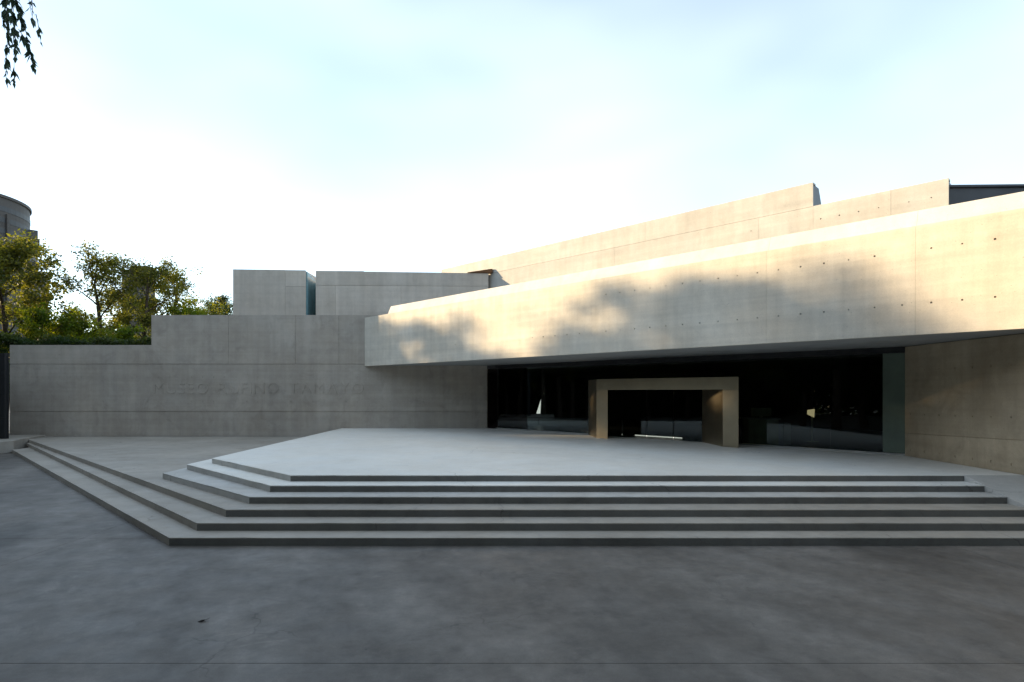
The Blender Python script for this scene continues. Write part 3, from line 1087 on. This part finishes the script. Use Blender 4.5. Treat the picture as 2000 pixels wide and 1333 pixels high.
# near tree on the left whose drooping twigs hang into the top corner
def weeping():
    rg = random.Random(4)
    base = Vector((-11.2, 7.6, 0))
    t = thing("weeping_tree", base, "weeping tree whose narrow leaves hang into the top left corner", "tree")
    tb = bmesh.new()
    tp = [base + Vector(q) for q in ((0, 0, 0), (0.1, 0.05, 2.5), (0.3, 0.1, 5), (0.5, 0.2, 7.5), (0.6, 0.1, 10.5))]
    tube(tb, tp, [0.34, 0.26, 0.22, 0.16, 0.06], 10)
    verts, faces = [], []

    def leaf(q, d, l_):
        s_ = d.cross(Vector((rg.uniform(-1, 1), rg.uniform(-1, 1), rg.uniform(-.3, .3)))).normalized()
        w_ = l_ * 0.2
        nr = d.cross(s_) * l_ * 0.06
        i0 = len(verts)
        verts.extend([q, q + d * l_ * .35 + s_ * w_ + nr, q + d * l_, q + d * l_ * .35 - s_ * w_ + nr])
        faces.append((i0, i0 + 1, i0 + 2, i0 + 3))

    def strand(p0, ln, n):
        pts = [p0]
        q = p0.copy()
        d = Vector((rg.uniform(-.5, .5), rg.uniform(-.5, .5), -0.5)).normalized()
        for k in range(6):
            d = (d + Vector((rg.uniform(-.12, .12), rg.uniform(-.12, .12), -0.35))).normalized()
            q = q + d * ln / 6
            pts.append(q.copy())
        tube(tb, pts, [0.007, 0.006, 0.005, 0.0045, 0.004, 0.003, 0.002], 4)
        for k in range(n):
            x = rg.random() * 5.99
            i = int(x)
            b = pts[i].lerp(pts[i + 1], x - i)
            dd = ((pts[i + 1] - pts[i]).normalized() * 0.8 + Vector((rg.uniform(-.6, .6), rg.uniform(-.6, .6), rg.uniform(-.5, .1)))).normalized()
            leaf(b, dd, rg.uniform(0.08, 0.15))

    for li in range(15):
        f = 0.5 + 0.48 * li / 14
        x = f * 4
        i = min(int(x), 3)
        o = tp[i].lerp(tp[i + 1], x - i)
        a = li * 2.39996 + 0.4
        ln = rg.uniform(2.2, 3.4)
        d = Vector((math.cos(a), math.sin(a), 0.6))
        pts = [o]
        q = o.copy()
        for k in range(5):
            d = (d.normalized() + Vector((rg.uniform(-.1, .1), rg.uniform(-.1, .1), -0.1)))
            q = q + d.normalized() * ln / 5
            pts.append(q.copy())
        tube(tb, pts, [0.07, 0.055, 0.045, 0.035, 0.025, 0.012], 6)
        for k in range(16):
            x = 1.0 + rg.random() * 3.99
            i = int(x)
            b = pts[i].lerp(pts[i + 1], x - i)
            # keep the strands clear of the lens except in the corner
            strand(b, rg.uniform(0.9, 2.0), 60)
    # the bough that reaches over the corner of the view
    pts = [tp[3], Vector((-9.6, 7.9, 9.3)), Vector((-8.4, 8.1, 9.55)), Vector((-7.45, 8.2, 9.1)), Vector((-7.0, 8.2, 8.75))]
    tube(tb, pts, [0.09, 0.06, 0.04, 0.02, 0.008], 6)
    for (px, top, ln, n) in ((2, 8.9, 1.9, 80), (10, 8.7, 1.25, 60), (20, 8.6, 1.0, 60), (30, 8.62, 0.75, 46), (26, 8.5, 1.2, 40), (40, 8.75, 1.35, 30),
                             (50, 8.7, 0.7, 9), (-10, 9.0, 2.2, 90), (-25, 9.0, 2.0, 90), (5, 8.9, 1.2, 60), (15, 8.9, 1.7, 46), (62, 8.45, 0.4, 7), (70, 8.3, 0.35, 6), (36, 8.0, 0.5, 12)):
        Y = 8.2 + rg.uniform(-.25, .25)
        strand(Vector(((px - 1000) / F * Y, Y, top)), ln, n)
    tm = bpy.data.meshes.new("trunk")
    tb.normal_update(); tb.to_mesh(tm); tb.free()
    for p_ in tm.polygons: p_.use_smooth = True
    tm.materials.append(M['bark'])
    link(bpy.data.objects.new("trunk", tm), t)
    cm = bpy.data.meshes.new("crown")
    cm.from_pydata([tuple(v) for v in verts], [], faces)
    cm.materials.append(M['leaf_w'])
    link(bpy.data.objects.new("crown", cm), t)


weeping()

# ------------------------------------------------------------------ far buildings
def round_tower():
    Y = 190.0
    cx, cy, r = -188.0, 195.0, 22.0
    t = thing("round_tower", (cx, cy, 0), "dark grey rounded high-rise tower at the far left behind trees", "building")
    top = 66.8
    bm = bmesh.new()
    bmesh.ops.create_cone(bm, cap_ends=True, segments=64, radius1=r, radius2=r, depth=top, matrix=Matrix.Translation((cx, cy, top / 2)))
    body = mesh_obj("wall", bm, M['tower'], t)
    for k in range(16):
        z0 = top - 3.4 - 3.6 * k
        if z0 < 6: break
        bm = bmesh.new()
        n = 64
        ring = []
        for i in range(n):
            a = 2 * math.pi * i / n
            ring.append((cx + (r + 0.12) * math.cos(a), cy + (r + 0.12) * math.sin(a)))
        prism(bm, ring, z0 - 1.7, z0, 'z')
        mesh_obj("window_band", bm, M['towerglass'], t)
    for i in range(22):
        a = -math.pi / 2 + (i - 11) * 0.15
        bm = bmesh.new()
        x, y = cx + (r + 0.3) * math.cos(a), cy + (r + 0.3) * math.sin(a)
        bmesh.ops.create_cube(bm, size=1, matrix=Matrix.Translation((x, y, 30.5)) @ Matrix.Rotation(a, 4, 'Z') @ Matrix.Diagonal((0.7, 0.8, 61, 1)))
        mesh_obj("pier", bm, M['tower'], t)
    bm = bmesh.new()
    bmesh.ops.create_cone(bm, cap_ends=True, segments=64, radius1=r + 0.5, radius2=r + 0.5, depth=0.9, matrix=Matrix.Translation((cx, cy, top - 0.2)))
    mesh_obj("roof_edge", bm, M['tower'], t)
    # stepped balcony stack on the flank turned towards the museum
    tp_ = Vector((-171.0, 209.0, 0))
    rot = Matrix.Rotation(R(39.3), 4, 'Z')
    for k in range(14):
        z = 59.5 - k * 4.0
        wd = 2.6 if k < 4 else 5.4
        for nm, e, dz, hh, mt in (("window", 0.5, -1.6, 3.19, M['towerpale'] if k % 3 else M['towerglass']), ("balcony", 0.0, -3.6, 0.79, M['tower'])):
            bm = bmesh.new()
            bmesh.ops.create_cube(bm, size=1, matrix=Matrix.Translation((tp_.x, tp_.y, z + dz)) @ rot @ Matrix.Translation(((wd - e) / 2 - 2, 0, 0)) @ Matrix.Diagonal((wd - e + 4, 9 - e * 2, hh, 1)))
            mesh_obj(nm, bm, mt, t)


round_tower()


def mid_rise():
    Y = 200.0
    x0, x1 = (238 - 1000) / F * Y, (286 - 1000) / F * Y
    t = thing("mid_rise_block", ((x0 + x1) / 2, Y + 2.5, 0), "dark flat-roofed mid-rise block half hidden behind the middle trees", "building")
    top = CAMZ + (765 - 527) / F * Y
    bm = bmesh.new(); box(bm, x0, x1, Y, Y + 5, 0, top); mesh_obj("wall", bm, M['tower'], t)
    bm = bmesh.new(); box(bm, x0 + 3.4, x1 + 0.3, Y - 0.4, Y + 5.4, top + 0.01, top + 1.2); mesh_obj("roof_edge", bm, M['tower'], t)
    for k in range(8):
        z = top - 2.2 - k * 4.3
        for j in range(3):
            bm = bmesh.new()
            xa = x0 + 0.6 + j * (x1 - x0 - 0.6) / 3
            box(bm, xa, xa + (x1 - x0) / 3 - 0.9, Y - 0.12, Y + 0.2, z - 2.1, z)
            mesh_obj("window", bm, M['towerpale'] if (k + j) % 3 == 1 else M['towerglass'], t)


mid_rise()

# a dry leaf lying on the paving
bm = bmesh.new()
L0 = Vector((-3.9, 7.42, 0.004))
out = [(-0.055, -0.012, 0.0), (-0.02, -0.028, 0.012), (0.03, -0.01, 0.018), (0.075, 0.035, 0.03), (0.03, 0.022, 0.014), (-0.02, 0.02, 0.01)]
ring = [bm.verts.new(L0 + Vector(q)) for q in out]
mid = bm.verts.new(L0 + Vector((0.005, 0.0, 0.0)))
for i in range(len(ring)):
    bm.faces.new((ring[i], ring[(i + 1) % len(ring)], mid))
lf = mesh_obj("fallen_leaf", bm, plain("dry_leaf", (0.02, 0.016, 0.012), 0.8))
md = lf.modifiers.new("thickness", 'SOLIDIFY'); md.thickness = 0.002
tag(lf, "small dark curled leaf lying alone on the bare paving in front of the steps", "leaf")
